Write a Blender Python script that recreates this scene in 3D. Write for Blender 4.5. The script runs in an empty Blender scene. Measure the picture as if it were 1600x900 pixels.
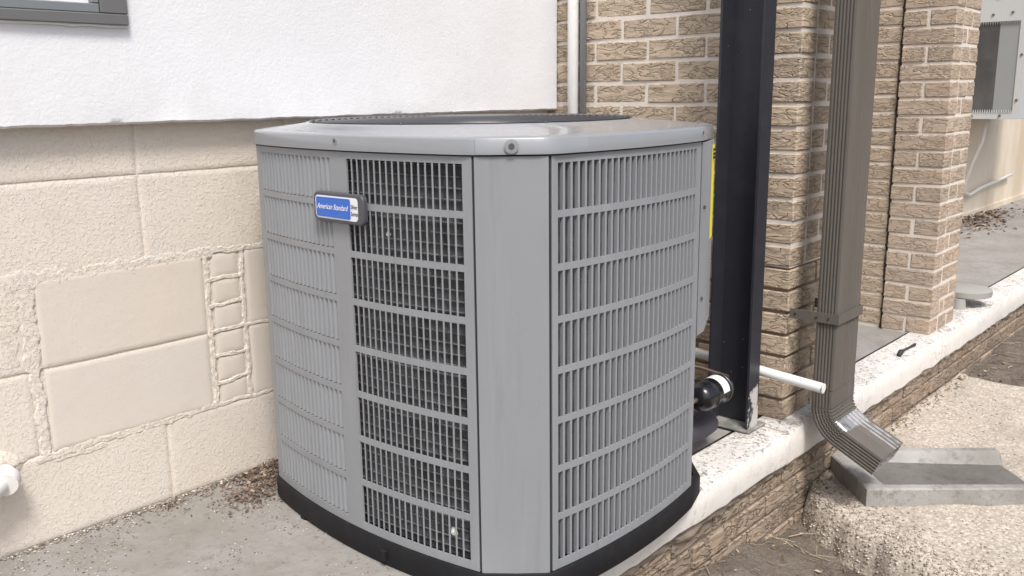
import bpy, bmesh, math, random
from mathutils import Matrix, Vector, noise
random.seed(7)
scene = bpy.context.scene

# ------------------------------------------------------------ camera, sky, sun, exposure
cam = bpy.data.cameras.new('camera')
cam.sensor_width = 36.0
cam.lens = 1421.97 / 1600 * 36.0
cam.clip_start = 0.02
cam.clip_end = 500
camo = bpy.data.objects.new('camera', cam)
scene.collection.objects.link(camo)
_r = (0.66834927, -0.74375201, -0.01192478)
_u = (0.1636415, 0.13137501, 0.97773313)
_f = (0.72562436, 0.65541861, -0.20951308)
camo.matrix_world = Matrix(((_r[0], _u[0], -_f[0], 0.0), (_r[1], _u[1], -_f[1], -2.07),
                            (_r[2], _u[2], -_f[2], 0.9884), (0, 0, 0, 1)))
scene.camera = camo

SUN_EL, SUN_AZ = math.radians(56), math.radians(214)      # azimuth clockwise from +Y: light comes from -Y, a little from -X
world = bpy.data.worlds.new('World'); scene.world = world
world.use_nodes = True
wn = world.node_tree.nodes; wl = world.node_tree.links
sky = wn.new('ShaderNodeTexSky'); sky.sky_type = 'NISHITA'; sky.sun_disc = False
sky.sun_elevation = SUN_EL; sky.sun_rotation = SUN_AZ
sky.air_density = 1.0; sky.dust_density = 4.0; sky.ozone_density = 1.0
hs = wn.new('ShaderNodeHueSaturation'); hs.inputs['Saturation'].default_value = 0.72   # thin overcast: greyer sky
wl.new(sky.outputs[0], hs.inputs['Color'])
wl.new(hs.outputs[0], wn['Background'].inputs['Color'])
wn['Background'].inputs['Strength'].default_value = 0.115
sun = bpy.data.lights.new('sun', 'SUN')
sun.energy = 2.0; sun.angle = math.radians(14); sun.color = (1.0, 0.975, 0.945)
suno = bpy.data.objects.new('sun', sun); scene.collection.objects.link(suno)
_sd = Vector((math.sin(SUN_AZ) * math.cos(SUN_EL), math.cos(SUN_AZ) * math.cos(SUN_EL), math.sin(SUN_EL)))
suno.rotation_euler = _sd.to_track_quat('Z', 'Y').to_euler()
suno.location = (-3, -8, 10)
vs = scene.view_settings
vs.view_transform = 'Standard'; vs.look = 'None'; vs.gamma = 1.0; vs.use_curve_mapping = False
vs.exposure = 0.54

# ------------------------------------------------------------ helpers
COL = scene.collection
ORG = {}

def setp(o, label=None, cat=None, group=None, kind=None):
    if label: o['label'] = label
    if cat: o['category'] = cat
    if group: o['group'] = group
    if kind: o['kind'] = kind
    return o

def thing(name, loc, label, cat, group=None):
    o = bpy.data.objects.new(name, None); COL.objects.link(o)
    o.location = loc; o.empty_display_size = 0.05
    ORG[o] = Vector(loc)
    return setp(o, label, cat, group)

def link(name, me, parent=None, origin=None, rotz=0.0):
    """link mesh data (verts already relative to origin) at world position origin"""
    o = bpy.data.objects.new(name, me); COL.objects.link(o)
    org = Vector(origin) if origin is not None else (ORG[parent] if parent else Vector((0, 0, 0)))
    ORG[o] = org
    if parent:
        o.parent = parent; o.location = org - ORG[parent]
    else:
        o.location = org
    if rotz: o.rotation_euler = (0, 0, rotz)
    return o

def mesh(name, verts, faces, mat, parent=None, origin=None, smooth=False, autos=None):
    org = Vector(origin) if origin is not None else (ORG[parent] if parent else Vector((0, 0, 0)))
    me = bpy.data.meshes.new(name)
    me.from_pydata([tuple(Vector(v) - org) for v in verts], [], faces)
    bm = bmesh.new(); bm.from_mesh(me)
    bmesh.ops.recalc_face_normals(bm, faces=bm.faces)
    if smooth:
        for f in bm.faces: f.smooth = True
    if autos:
        for e in bm.edges:
            if len(e.link_faces) == 2 and e.calc_face_angle() > autos: e.smooth = False
    bm.to_mesh(me); bm.free()
    me.materials.append(mat)
    return link(name, me, parent, org)

class MB:
    """collects shapes in world coordinates for one mesh"""
    def __init__(s): s.v = []; s.f = []
    def add(s, v, f):
        n = len(s.v); s.v += [tuple(p) for p in v]; s.f += [tuple(i + n for i in q) for q in f]; return s
    def box(s, a, b, bev=0.0, rot=None, piv=None):
        bm = bmesh.new(); bmesh.ops.create_cube(bm, size=1)
        a = Vector(a); b = Vector(b)
        for v in bm.verts:
            v.co = Vector(((a[i] + b[i]) / 2 + v.co[i] * (b[i] - a[i]) for i in range(3)))
        if bev: bmesh.ops.bevel(bm, geom=bm.edges[:], offset=bev, segments=1 if bev < .003 else 2, affect='EDGES', profile=.5)
        if rot is not None:
            p = Vector(piv) if piv is not None else (a + b) / 2
            for v in bm.verts: v.co = p + rot @ (v.co - p)
        bm.verts.index_update()
        s.add([v.co.copy() for v in bm.verts], [[v.index for v in f.verts] for f in bm.faces]); bm.free(); return s
    def tube(s, pts, rad, n=16, caps=True):
        pts = [Vector(p) for p in pts]; rr = rad if isinstance(rad, (list, tuple)) else [rad] * len(pts)
        rings = []; up = None
        for i, p in enumerate(pts):
            t = (pts[min(i + 1, len(pts) - 1)] - pts[max(i - 1, 0)]).normalized()
            if up is None:
                up = Vector((0, 0, 1)) if abs(t.z) < .9 else Vector((1, 0, 0))
            a = (up - t * up.dot(t)).normalized(); b = t.cross(a); up = a
            rings.append([p + a * rr[i] * math.cos(2 * math.pi * k / n) + b * rr[i] * math.sin(2 * math.pi * k / n) for k in range(n)])
        return s.loft(rings, caps)
    def loft(s, rings, caps=True, closed=True):
        n = len(rings[0]); v = [p for r in rings for p in r]; f = []
        m = n if closed else n - 1
        for i in range(len(rings) - 1):
            for k in range(m):
                f.append((i * n + k, i * n + (k + 1) % n, (i + 1) * n + (k + 1) % n, (i + 1) * n + k))
        if caps:
            f.append(tuple(range(n))[::-1]); f.append(tuple((len(rings) - 1) * n + k for k in range(n)))
        return s.add(v, f)
    def grid(s, fn, nu, nv):
        v = [fn(i / nu, j / nv) for i in range(nu + 1) for j in range(nv + 1)]
        f = [(i * (nv + 1) + j, (i + 1) * (nv + 1) + j, (i + 1) * (nv + 1) + j + 1, i * (nv + 1) + j + 1) for i in range(nu) for j in range(nv)]
        return s.add(v, f)
    def build(s, name, mat, parent=None, origin=None, smooth=False, autos=None):
        return mesh(name, s.v, s.f, mat, parent, origin, smooth, autos)

def nz(x, y, z=0.0, s=1.0): return noise.noise(Vector((x * s, y * s, z * s)))
def fbm(x, y, z=0.0, s=1.0, o=4): return noise.fractal(Vector((x * s, y * s, z * s)), 1.0, 2.0, o)
def lerp(a, b, t): return a + (b - a) * t
def sstep(t): t = max(0, min(1, t)); return t * t * (3 - 2 * t)

# ------------------------------------------------------------ materials
def ramp(nt, stops, interp='LINEAR'):
    r = nt.nodes.new('ShaderNodeValToRGB'); r.color_ramp.interpolation = interp
    el = r.color_ramp.elements
    while len(el) < len(stops): el.new(0.5)
    for e, (p, c) in zip(el, stops):
        e.position = p; e.color = (c[0], c[1], c[2], 1) if hasattr(c, '__len__') else (c, c, c, 1)
    return r

class Mat:
    def __init__(s, name, col, rough=.6, metal=0.0, spec=.5, coord='Object', scale=(1, 1, 1)):
        s.m = bpy.data.materials.new(name); s.m.use_nodes = True; s.nt = s.m.node_tree
        s.b = s.nt.nodes['Principled BSDF']
        s.b.inputs['Roughness'].default_value = rough; s.b.inputs['Metallic'].default_value = metal
        s.b.inputs['Specular IOR Level'].default_value = spec
        rgb = s.nt.nodes.new('ShaderNodeRGB'); rgb.outputs[0].default_value = (*col, 1)
        s.col = rgb.outputs[0]; s.nrm = None
        tc = s.nt.nodes.new('ShaderNodeTexCoord'); mp = s.nt.nodes.new('ShaderNodeMapping')
        mp.inputs['Scale'].default_value = scale
        s.L(tc.outputs[coord], mp.inputs['Vector']); s.vec = mp.outputs[0]; s.mp = mp; s.h = None
        s.fin()
    def L(s, a, b): s.nt.links.new(a, b)
    def N(s, t): return s.nt.nodes.new(t)
    def fin(s):
        s.L(s.col, s.b.inputs['Base Color'])
        if s.nrm: s.L(s.nrm, s.b.inputs['Normal'])
        return s
    def rand(s, amt=30.0):
        oi = s.N('ShaderNodeObjectInfo'); m = s.N('ShaderNodeMath'); m.operation = 'MULTIPLY'; m.inputs[1].default_value = amt
        s.L(oi.outputs['Random'], m.inputs[0])
        cb = s.N('ShaderNodeCombineXYZ'); s.L(m.outputs[0], cb.inputs[0]); s.L(m.outputs[0], cb.inputs[2])
        va = s.N('ShaderNodeVectorMath'); va.operation = 'ADD'; s.L(s.vec, va.inputs[0]); s.L(cb.outputs[0], va.inputs[1])
        s.vec = va.outputs[0]; s.rnd = oi.outputs['Random']; return s
    def noise(s, scale, detail=4, rough=.55, dist=0.0, sc=None):
        n = s.N('ShaderNodeTexNoise'); n.inputs['Scale'].default_value = scale; n.inputs['Detail'].default_value = detail
        n.inputs['Roughness'].default_value = rough; n.inputs['Distortion'].default_value = dist
        if sc:
            mp = s.N('ShaderNodeMapping'); mp.inputs['Scale'].default_value = sc; s.L(s.vec, mp.inputs[0]); s.L(mp.outputs[0], n.inputs['Vector'])
        else: s.L(s.vec, n.inputs['Vector'])
        return n.outputs['Fac']
    def voro(s, scale, feature='F1', out='Distance'):
        n = s.N('ShaderNodeTexVoronoi'); n.inputs['Scale'].default_value = scale; n.feature = feature
        s.L(s.vec, n.inputs['Vector']); return n.outputs[out]
    def fac(s, x, lo, hi):
        m = s.N('ShaderNodeMapRange'); m.inputs[1].default_value = lo; m.inputs[2].default_value = hi; m.clamp = True
        s.L(x, m.inputs[0]); return m.outputs[0]
    def math(s, op, a, b=None):
        m = s.N('ShaderNodeMath'); m.operation = op
        for i, x in enumerate((a, b)):
            if x is None: continue
            if isinstance(x, (int, float)): m.inputs[i].default_value = x
            else: s.L(x, m.inputs[i])
        return m.outputs[0]
    def mix(s, fac, col, mode='MIX', amt=1.0):
        m = s.N('ShaderNodeMix'); m.data_type = 'RGBA'; m.blend_type = mode
        if amt != 1.0: fac = s.math('MULTIPLY', fac, amt)
        if isinstance(fac, (int, float)): m.inputs[0].default_value = fac
        else: s.L(fac, m.inputs[0])
        s.L(s.col, m.inputs[6])
        if hasattr(col, '__len__'): m.inputs[7].default_value = (*col, 1)
        else: s.L(col, m.inputs[7])
        s.col = m.outputs[2]; return s.fin()
    def bump(s, h, strength, dist):
        b = s.N('ShaderNodeBump'); b.inputs['Strength'].default_value = strength; b.inputs['Distance'].default_value = dist
        s.L(h, b.inputs['Height'])
        if s.nrm: s.L(s.nrm, b.inputs['Normal'])
        s.nrm = b.outputs[0]; return s.fin()
    def rough(s, fac, a, b):
        m = s.N('ShaderNodeMapRange'); m.inputs[3].default_value = a; m.inputs[4].default_value = b
        s.L(fac, m.inputs[0]); s.L(m.outputs[0], s.b.inputs['Roughness']); return s
    def posz(s):
        g = s.N('ShaderNodeNewGeometry'); x = s.N('ShaderNodeSeparateXYZ'); s.L(g.outputs['Position'], x.inputs[0]); s.geo = g; return x.outputs

def paint_block(name, col, b1, b2):
    m = Mat(name, col, .75, spec=.25, coord='Object').rand(40)
    m.mix(m.fac(m.noise(2.5, 3), .35, .7), (col[0] * 1.03, col[1] * .97, col[2] * .9), amt=.6)
    m.mix(m.fac(m.noise(9, 5, .6), .55, .75), (col[0] * .88, col[1] * .86, col[2] * .83), amt=.45)
    n1 = m.noise(135, 5, .62, .7); n2 = m.noise(34, 3, .6, .6)
    pits = m.fac(m.noise(95, 2, .5), .30, .38)
    m.bump(m.math('ADD', m.fac(n1, .50, .72), m.math('MULTIPLY', pits, .5)), b1, .0017)
    m.bump(n2, b2, .004); m.bump(m.noise(320, 3, .6), .35, .0006)
    return m.m

M = {}
CREAM = (.71, .652, .582)
M['block_rough'] = paint_block('painted_block_rough', CREAM, .62, .22)
M['block_smooth'] = paint_block('painted_block_smooth', (.655, .602, .54), .16, .15)
M['block_mortar'] = paint_block('painted_mortar', (.70, .643, .575), .8, .25)

m = Mat('white_stucco', (.79, .795, .815), .8, spec=.2)
m.mix(m.fac(m.noise(3.0, 4), .45, .8), (.72, .715, .71), amt=.5)
z = m.posz()
m.mix(m.math('MULTIPLY', m.fac(z[2], 1.06, .935), m.fac(m.noise(14, 5, .65, 0, (1, 1, .35)), .46, .66)), (.58, .565, .54), amt=.25)
m.bump(m.fac(m.noise(140, 4, .6, .4), .38, .64), .22, .0014); m.bump(m.noise(28, 4, .6), .22, .004)
M['stucco'] = m.m

def brick_mat(name, cols, dark, depth=.006, crk=.4):
    m = Mat(name, cols[0], .88, spec=.15).rand(60)
    sx = m.N('ShaderNodeSeparateXYZ'); m.L(m.vec, sx.inputs[0])
    cb = m.N('ShaderNodeCombineXYZ'); m.L(m.math('ADD', sx.outputs[0], sx.outputs[1]), cb.inputs[0]); m.L(sx.outputs[2], cb.inputs[2])
    m.L(m.math('SUBTRACT', sx.outputs[0], sx.outputs[1]), cb.inputs[1])
    m.vec = cb.outputs[0]
    n1 = m.noise(1.0, 2, .5, .35, (13, 6, 46)); n2 = m.noise(1.0, 2, .5, .5, (30, 10, 75))
    def crack(n, c, w): return m.fac(m.math('ABSOLUTE', m.math('SUBTRACT', n, c)), 0.0, w)
    gate = m.fac(m.noise(1.0, 2, .5, 0, (9, 5, 22)), .40, .56)      # cracks only over part of each face
    k = m.math('MULTIPLY', crack(n1, .5, .030), m.math('MAXIMUM', crack(n2, .5, .022), m.math('SUBTRACT', 1.0, gate)))
    rr = ramp(m.nt, [(i / (len(cols) - 1), c) for i, c in enumerate(cols)]); m.L(m.rnd, rr.inputs[0]); m.col = rr.outputs[0]
    m.mix(m.fac(m.noise(26, 4), .42, .72), tuple(c * .86 for c in cols[0]), amt=.45)
    m.mix(m.fac(m.noise(8, 2), .56, .72), (.60, .44, .31), amt=.10)
    m.mix(m.math('SUBTRACT', 1.0, k), dark, amt=crk)
    m.bump(k, 1.0, depth * .75); m.bump(n1, 1.0, depth * 1.5); m.bump(m.noise(160, 3), .45, .0012)
    return m.m
M['brick'] = brick_mat('rustic_tan_brick', [(.51, .405, .30), (.57, .46, .345), (.48, .39, .30), (.57, .45, .335), (.53, .43, .32)], (.27, .20, .14), .005, .26)
M['brick_pier'] = brick_mat('pinkish_tan_brick', [(.48, .385, .30), (.53, .425, .33), (.46, .375, .295), (.53, .415, .32)], (.27, .20, .15), .004, .22)
M['brick_low'] = brick_mat('dirty_foundation_brick', [(.33, .255, .19), (.42, .33, .25), (.28, .225, .175)], (.16, .125, .09), .007, .5)
m = Mat('brick_mortar', (.74, .68, .61), .9, spec=.1)
m.mix(m.fac(m.noise(14, 4), .45, .7), (.63, .57, .50), amt=.6); m.bump(m.noise(120, 4, .6), .8, .002)
M['mortar'] = m.m
m = Mat('dirty_mortar', (.30, .245, .195), .95, spec=.1)
m.mix(m.fac(m.noise(12, 5), .4, .65), (.17, .135, .105), amt=.8); m.bump(m.noise(60, 5, .65), 1, .008)
M['mortar_low'] = m.m
m = Mat('raked_mortar', (.32, .26, .20), .95, spec=.1)  # deep joints: their shadow is also put into this darker colour
m.bump(m.noise(90, 4), .8, .003)
M['mortar_raked'] = m.m

# unit paint
def unit_paint(name, col, rough=.38, wear=True):
    m = Mat(name, col, rough, spec=.45)
    m.mix(m.fac(m.noise(4, 4), .4, .7), tuple(c * .94 for c in col), amt=.6)
    m.mix(m.fac(m.noise(26, 5, .7), .6, .8), tuple(min(1, c * 1.1) for c in col), amt=.35)
    if not wear:
        m.bump(m.noise(3, 2), .05, .004); m.b.inputs['Coat Weight'].default_value = .6; m.b.inputs['Coat Roughness'].default_value = .12; return m.m
    m.mix(m.fac(m.noise(1, 5, .65, 0, (22, 22, 1.6)), .52, .72), tuple(min(1, c * 1.22) for c in col), amt=.34)
    m.mix(m.fac(m.noise(1, 4, .6, 0, (40, 40, 3.0)), .56, .74), tuple(c * .70 for c in col), amt=.36)
    m.mix(m.fac(m.voro(38), .045, .02), (.55, .55, .54), amt=.35)
    m.bump(m.noise(5, 2), .10, .006); m.bump(m.noise(500, 2), .06, .0004)
    m.rough(m.noise(14, 4), rough - .06, rough + .14)
    return m.m
M['unit'] = unit_paint('grey_powder_coat', (.272, .284, .301))
M['unit_top'] = unit_paint('grey_cover_paint', (.276, .287, .304), .27, False)
M['louver'] = unit_paint('grey_louver_paint', (.276, .288, .305), .42)
m = Mat('black_pan_plastic', (.014, .014, .016), .6, spec=.2)
m.mix(m.fac(m.noise(20, 5, .7), .5, .8), (.034, .032, .030), amt=.6); m.bump(m.noise(150, 3), .2, .001); M['pan'] = m.m
m = Mat('dark_coil_fins', (.15, .152, .158), .5)
m.mix(m.fac(m.noise(40, 4, .6, 0, (1, 1, .4)), .4, .7), (.055, .055, .058), amt=.9)
m.bump(m.noise(1, 3, .6, 0, (300, 300, 40)), .8, .003); M['coil'] = m.m
m = Mat('aluminium_tube', (.62, .62, .62), .3, metal=.7)
m.mix(m.fac(m.noise(60, 4, .7), .45, .62), (.30, .30, .30)); M['tube'] = m.m
M['dark_inside'] = Mat('dark_interior', (.012, .012, .013), .8).m
m = Mat('guard_wire', (.040, .042, .048), .28, spec=.7); M['wire'] = m.m
m = Mat('motor_cap', (.10, .105, .115), .4, spec=.5); m.bump(m.noise(20, 3), .1, .002); M['cap'] = m.m
M['screw'] = Mat('screw_metal', (.20, .20, .21), .35, metal=.9).m
M['seam'] = Mat('dark_seam', (.02, .02, .022), .8).m
M['badge_dark'] = Mat('badge_grey', (.075, .075, .088), .4).m
M['badge_white'] = Mat('badge_white', (.80, .80, .82), .35).m
M['badge_blue'] = Mat('badge_blue', (.035, .14, .56), .35).m
M['badge_text'] = Mat('badge_text_white', (.85, .87, .9), .5).m
M['badge_grey_text'] = Mat('badge_text_dark', (.10, .10, .12), .5).m
M['yellow'] = Mat('yellow_label', (.92, .80, .03), .4).m
M['ink'] = Mat('black_ink', (.02, .02, .02), .5).m
M['speck'] = Mat('speck_white', (.85, .85, .82), .9).m

m = Mat('black_post_paint', (.027, .028, .036), .42, spec=.45)
m.mix(m.fac(m.noise(12, 5, .65), .5, .8), (.045, .045, .054), amt=.7)
z = m.posz()
lowf = m.fac(z[2], .17, .03)
chip = m.math('MULTIPLY', m.fac(z[1], -.8865, -.8875), m.fac(m.math('ADD', m.noise(26, 4, .7, .5, (1, 1, .5)), m.math('MULTIPLY', lowf, .22)), .60, .66))
m.mix(m.math('MULTIPLY', chip, m.fac(z[2], .30, .12)), (.52, .50, .48))
m.mix(m.fac(m.voro(22), .035, .02), (.45, .45, .46)); m.bump(m.noise(30, 4), .15, .003)
M['post'] = m.m
m = Mat('base_plate_steel', (.17, .165, .16), .7); m.mix(m.fac(m.noise(30, 5), .4, .7), (.36, .34, .31)); m.bump(m.noise(60, 4), .6, .003); M['plate'] = m.m

m = Mat('bronze_downspout', (.130, .117, .101), .6, metal=.0, spec=.12)
m.mix(m.fac(m.noise(6, 4, .6, 0, (1, 1, .2)), .4, .7), (.155, .141, .125), amt=.6); m.mix(m.fac(m.noise(1, 5, .7, 0, (30, 30, 2.5)), .54, .72), (.21, .195, .178), amt=.35)
m.rough(m.noise(10, 4), .66, .82)
M['downspout'] = m.m
m = Mat('bare_metal_inside', (.45, .44, .43), .4, metal=.6); m.mix(m.fac(m.noise(30, 4), .5, .7), (.16, .15, .14)); M['ds_in'] = m.m
m = Mat('white_pvc', (.82, .82, .80), .35); m.mix(m.fac(m.noise(25, 4), .6, .8), (.6, .58, .53), amt=.5); M['pvc'] = m.m
m = Mat('white_paint_pipe', (.78, .76, .73), .5); m.bump(m.noise(30, 4), .3, .002); M['pipe_white'] = m.m
M['pipe_grey'] = Mat('grey_conduit', (.22, .22, .23), .35, metal=.4).m
M['cable_red'] = Mat('dark_red_cable', (.11, .035, .03), .5).m
M['drier'] = Mat('black_enamel', (.010, .010, .012), .22, spec=.6).m
M['copper'] = Mat('dull_copper', (.33, .25, .20), .4, metal=.8).m
m = Mat('foam_insulation', (.055, .05, .062), .85); m.bump(m.noise(40, 4), .4, .003); M['foam'] = m.m

def concrete(name, col, stain, amt=.8, sc=6, bump=.5):
    m = Mat(name, col, .85, spec=.2)
    m.mix(m.fac(m.noise(sc * .4, 5, .6), .4, .65), stain, amt=amt * .7)
    m.mix(m.fac(m.noise(sc * 4, 6, .7), .52, .70), tuple(c * .62 for c in stain), amt=amt * .55)
    m.mix(m.fac(m.noise(sc * 9, 4, .7), .60, .72), tuple(min(.85, c * 1.35) for c in col), amt=.4)
    m.bump(m.noise(sc * 2, 5, .6), bump, .006); m.bump(m.noise(180, 4, .6), bump, .0016)
    return m
m = concrete('porch_concrete', (.315, .305, .29), (.23, .21, .185), .9, 7)
m.mix(m.fac(m.noise(3.5, 6, .7, .6), .48, .62), (.215, .195, .17), amt=.5); m.mix(m.fac(m.noise(48, 6, .8), .56, .66), (.16, .145, .125), amt=.5)
M['slab'] = m.m
m = concrete('white_painted_kerb', (.78, .745, .70), (.66, .61, .55), .5, 5)
z = m.posz()
sep = m.N('ShaderNodeSeparateXYZ'); m.L(m.geo.outputs['Normal'], sep.inputs[0])
up = m.fac(sep.outputs[2], .55, .9)
m.mix(m.math('MULTIPLY', up, m.fac(m.noise(6, 6, .7), .38, .68)), (.50, .485, .47), amt=.8)
m.mix(m.math('MULTIPLY', m.fac(sep.outputs[2], .15, .6), m.fac(m.math('ADD', m.noise(75, 7, .8, .8), m.math('MULTIPLY', m.noise(5, 3), .22)), .63, .70)), (.12, .11, .10), amt=.85)
m.mix(m.math('MULTIPLY', m.fac(m.noise(3.2, 3, .5), .50, .62), m.fac(m.noise(60, 6, .8), .50, .62)), (.27, .235, .20), amt=.6)
M['kerb'] = m.m
M['splash'] = concrete('splash_concrete', (.38, .37, .35), (.20, .185, .16), 1.1, 7, .9).m
M['splash_floor'] = concrete('splash_concrete_stained', (.185, .175, .16), (.12, .11, .098), 1.0, 9, .8).m  # darker stained concrete of the trough floor

m = Mat('exposed_aggregate', (.55, .47, .40), .8, spec=.25)
vc = m.N('ShaderNodeTexVoronoi'); vc.inputs['Scale'].default_value = 115; m.L(m.vec, vc.inputs['Vector'])
bw = m.N('ShaderNodeSeparateColor'); m.L(vc.outputs['Color'], bw.inputs[0])
rr = ramp(m.nt, [(0, (.33, .285, .235)), (.35, (.47, .41, .335)), (.7, (.56, .50, .415)), (1, (.68, .64, .57))]); m.L(bw.outputs[0], rr.inputs[0])
m.mix(.75, rr.outputs[0])
m.mix(m.fac(vc.outputs['Distance'], .45, .8), (.33, .28, .235), amt=.6)
m.mix(m.fac(m.noise(3, 5, .6), .45, .68), (.33, .285, .24), amt=.55)
z = m.posz()
m.mix(m.math('MULTIPLY', m.fac(z[2], -.255, -.325), m.fac(m.noise(16, 5, .7), .36, .60)), (.20, .165, .13), amt=.85)
m.bump(m.math('SUBTRACT', 1.0, vc.outputs['Distance']), .40, .003); m.bump(m.noise(200, 3), .35, .0012)
M['aggregate'] = m.m
m = Mat('pebbles', (.50, .43, .36), .6)
g = m.N('ShaderNodeNewGeometry')
rr = ramp(m.nt, [(0, (.20, .165, .13)), (.4, (.38, .31, .25)), (.8, (.50, .43, .36)), (1, (.66, .61, .55))]); m.L(g.outputs['Random Per Island'], rr.inputs[0]); m.col = rr.outputs[0]; m.fin()
M['pebble'] = m.m
m = Mat('soil', (.235, .20, .165), .95, spec=.1)
m.mix(m.fac(m.noise(9, 6, .7), .42, .62), (.145, .12, .098), amt=.9)
m.mix(m.fac(m.noise(70, 5, .7), .56, .68), (.33, .275, .215), amt=.7)
m.bump(m.noise(22, 6, .7), 1, .03); m.bump(m.noise(120, 4, .7), .8, .005)
M['soil'] = m.m
def litter_mat(name, stops):
    m = Mat(name, (.2, .15, .1), .85)
    g = m.N('ShaderNodeNewGeometry'); rr = ramp(m.nt, stops); m.L(g.outputs['Random Per Island'], rr.inputs[0]); m.col = rr.outputs[0]; m.fin(); return m.m
M['litter'] = litter_mat('dry_litter', [(0, (.05, .035, .028)), (.5, (.15, .105, .078)), (.85, (.28, .20, .15)), (1, (.42, .36, .29))])
M['straw'] = litter_mat('dry_straw', [(0, (.12, .09, .06)), (.6, (.30, .24, .16)), (1, (.50, .42, .30))])
M['grit'] = litter_mat('floor_grit', [(0, (.10, .08, .065)), (.5, (.28, .24, .20)), (1, (.62, .58, .52))])
m = Mat('far_wall_paint', (.72, .64, .53), .8, spec=.2); z = m.posz()
m.mix(m.fac(m.noise(1.6, 5, .65, 0, (1, 1, .35)), .46, .66), (.50, .40, .28), amt=.7); m.bump(m.noise(60, 4), .4, .003); M['farwall'] = m.m
M['metal_grey'] = Mat('light_grey_metal', (.50, .52, .53), .45, spec=.4).m
M['metal_mid'] = Mat('mid_grey_metal', (.27, .29, .295), .5).m
m = Mat('dark_mesh', (.055, .055, .058), .6); m.mix(m.fac(m.noise(6, 4), .4, .7), (.10, .10, .10)); M['mesh'] = m.m
M['win_frame'] = Mat('grey_window_frame', (.145, .145, .145), .5).m
M['win_sash'] = Mat('blue_grey_sash', (.20, .215, .225), .4).m
m = Mat('window_screen', (.075, .068, .072), .7, spec=.1); M['glass'] = m.m
M['vent'] = Mat('vent_grey', (.34, .335, .31), .6).m
M['rust'] = Mat('dark_scrap', (.035, .035, .035), .7).m

# ============================================================ SETTING
GZ = -0.30
def ground_z(x, y):
    z = -.335 + .09 * sstep((x - 3.9) / .35) + .085 * sstep((y + 1.25) / .27) * sstep((2.45 - x) / .35)
    r = math.hypot(x - 2.5, y + 1)
    if r < 6: z += .018 * fbm(x, y, 0, 3.0) + .008 * fbm(x, y, 5, 14.0)
    return z
def axis(lo, hi, f0, f1, step):
    a = []; v = f0
    while v < f1: a.append(v); v += step
    a.append(f1)
    o = [lo, lo * .5, lo * .2, f0 - 3, f0 - 1.2, f0 - .5, f0 - .2]; p = [f1 + .2, f1 + .6, f1 + 1.5, f1 + 4, hi * .4, hi]
    return [q for q in o if q < f0] + a + [q for q in p if q > f1]
gx = axis(-90, 120, 1.2, 5.6, .045); gy = [-120, -40, -15, -8, -5, -3.4, -2.8, -2.4] + [-2.2 + .04 * i for i in range(32)] + [-.9, -.5, 2, 15, 80]
v = [(x, y, ground_z(x, y)) for x in gx for y in gy]; ny = len(gy)
f = [(i * ny + j, (i + 1) * ny + j, (i + 1) * ny + j + 1, i * ny + j + 1) for i in range(len(gx) - 1) for j in range(ny - 1)]
setp(mesh('ground', v, f, M['soil'], smooth=True), kind='structure')

# porch slab
mb = MB(); mb.grid(lambda u, w: (lerp(-4, 13, u), lerp(-.842, .05, w), .0015 * fbm(lerp(-4, 13, u), lerp(-.842, .05, w), 0, 3)), 200, 14)
mb.box((-4, -.842, -.28), (13, .05, -.012))
setp(mb.build('porch_slab', M['slab'], smooth=False), kind='structure')

# kerb coping, two lengths
def kerb(name, x0, x1, yo, zlo, seed, step=.03, yi=-.850, top=.004):
    n = int((x1 - x0) / step); rings = []
    for i in range(n + 1):
        x = lerp(x0, x1, i / n); e = .012 * fbm(x, seed, 0, 4) ; e2 = .010 * fbm(x, seed + 9, 0, 9)
        ch = .004 + .010 * max(0, nz(x, seed, 0, 5))
        t = top + .002 * nz(x, seed, 3, 6); yo2 = yo + .003 * nz(x, seed, 7, 7)
        bev = .0035 + ch * .9
        rings.append([(x, yi, zlo), (x, yi, t - .004), (x, yi - .006, t), (x, lerp(yi, yo, .45), t + .001), (x, yo2 + bev, t - .001), (x, yo2 + bev * .35, t - bev * .35),
                      (x, yo2, t - bev), (x, yo2 - .004, (t + zlo) / 2), (x, yo2 + .001, zlo + .006 + e2), (x, yo2 + .006, zlo + e2)])
    return setp(MB().loft(rings).build(name, M['kerb'], smooth=True, autos=math.radians(28)), kind='structure')
kerb('kerb', -2.5, 2.405, -.987, -.088, 1.0)
kerb('kerb', 2.417, 13.0, -.981, -.100, 4.0)

# exposed aggregate pad
def pad_edge(y):   # near (towards -X) edge of the pad
    pts = [(-4, 1.9), (-2.4, 2.06), (-1.75, 2.16), (-1.38, 2.26), (-1.17, 2.36), (-1.05, 2.45), (-.93, 2.52)]
    for (a, xa), (b, xb) in zip(pts, pts[1:]):
        if y <= b: return lerp(xa, xb, (y - a) / (b - a))
    return pts[-1][1]
PX1 = 4.13
def pad_pt(u, w):
    y = lerp(-4.0, -.972, w ** .6); e = pad_edge(y) + .035 * fbm(1.7, y, 0, 7)
    t = u ** 1.6
    x = lerp(e, PX1 + .01 * nz(y, 3, 0, 6), t)
    d = (x - e)
    z = -.240 - .150 * (1 - sstep(d / .12)) ** 1.2 + .006 * fbm(x, y, 0, 5) + .010 * fbm(x, y, 2, 22) * (1 - sstep(d / .3))
    if w > .985: z += .01
    if u > .995: z -= .004
    return (x, y, z)
mb = MB(); mb.grid(pad_pt, 130, 110)
mb.grid(lambda u, w: (PX1 - .0 + .01 * nz(lerp(-4, -.972, w), 3, 0, 6), lerp(-4, -.972, w), lerp(-.244, -.37, u)), 1, 60)
setp(mb.build('aggregate_pad', M['aggregate'], smooth=True), kind='structure')
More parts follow.
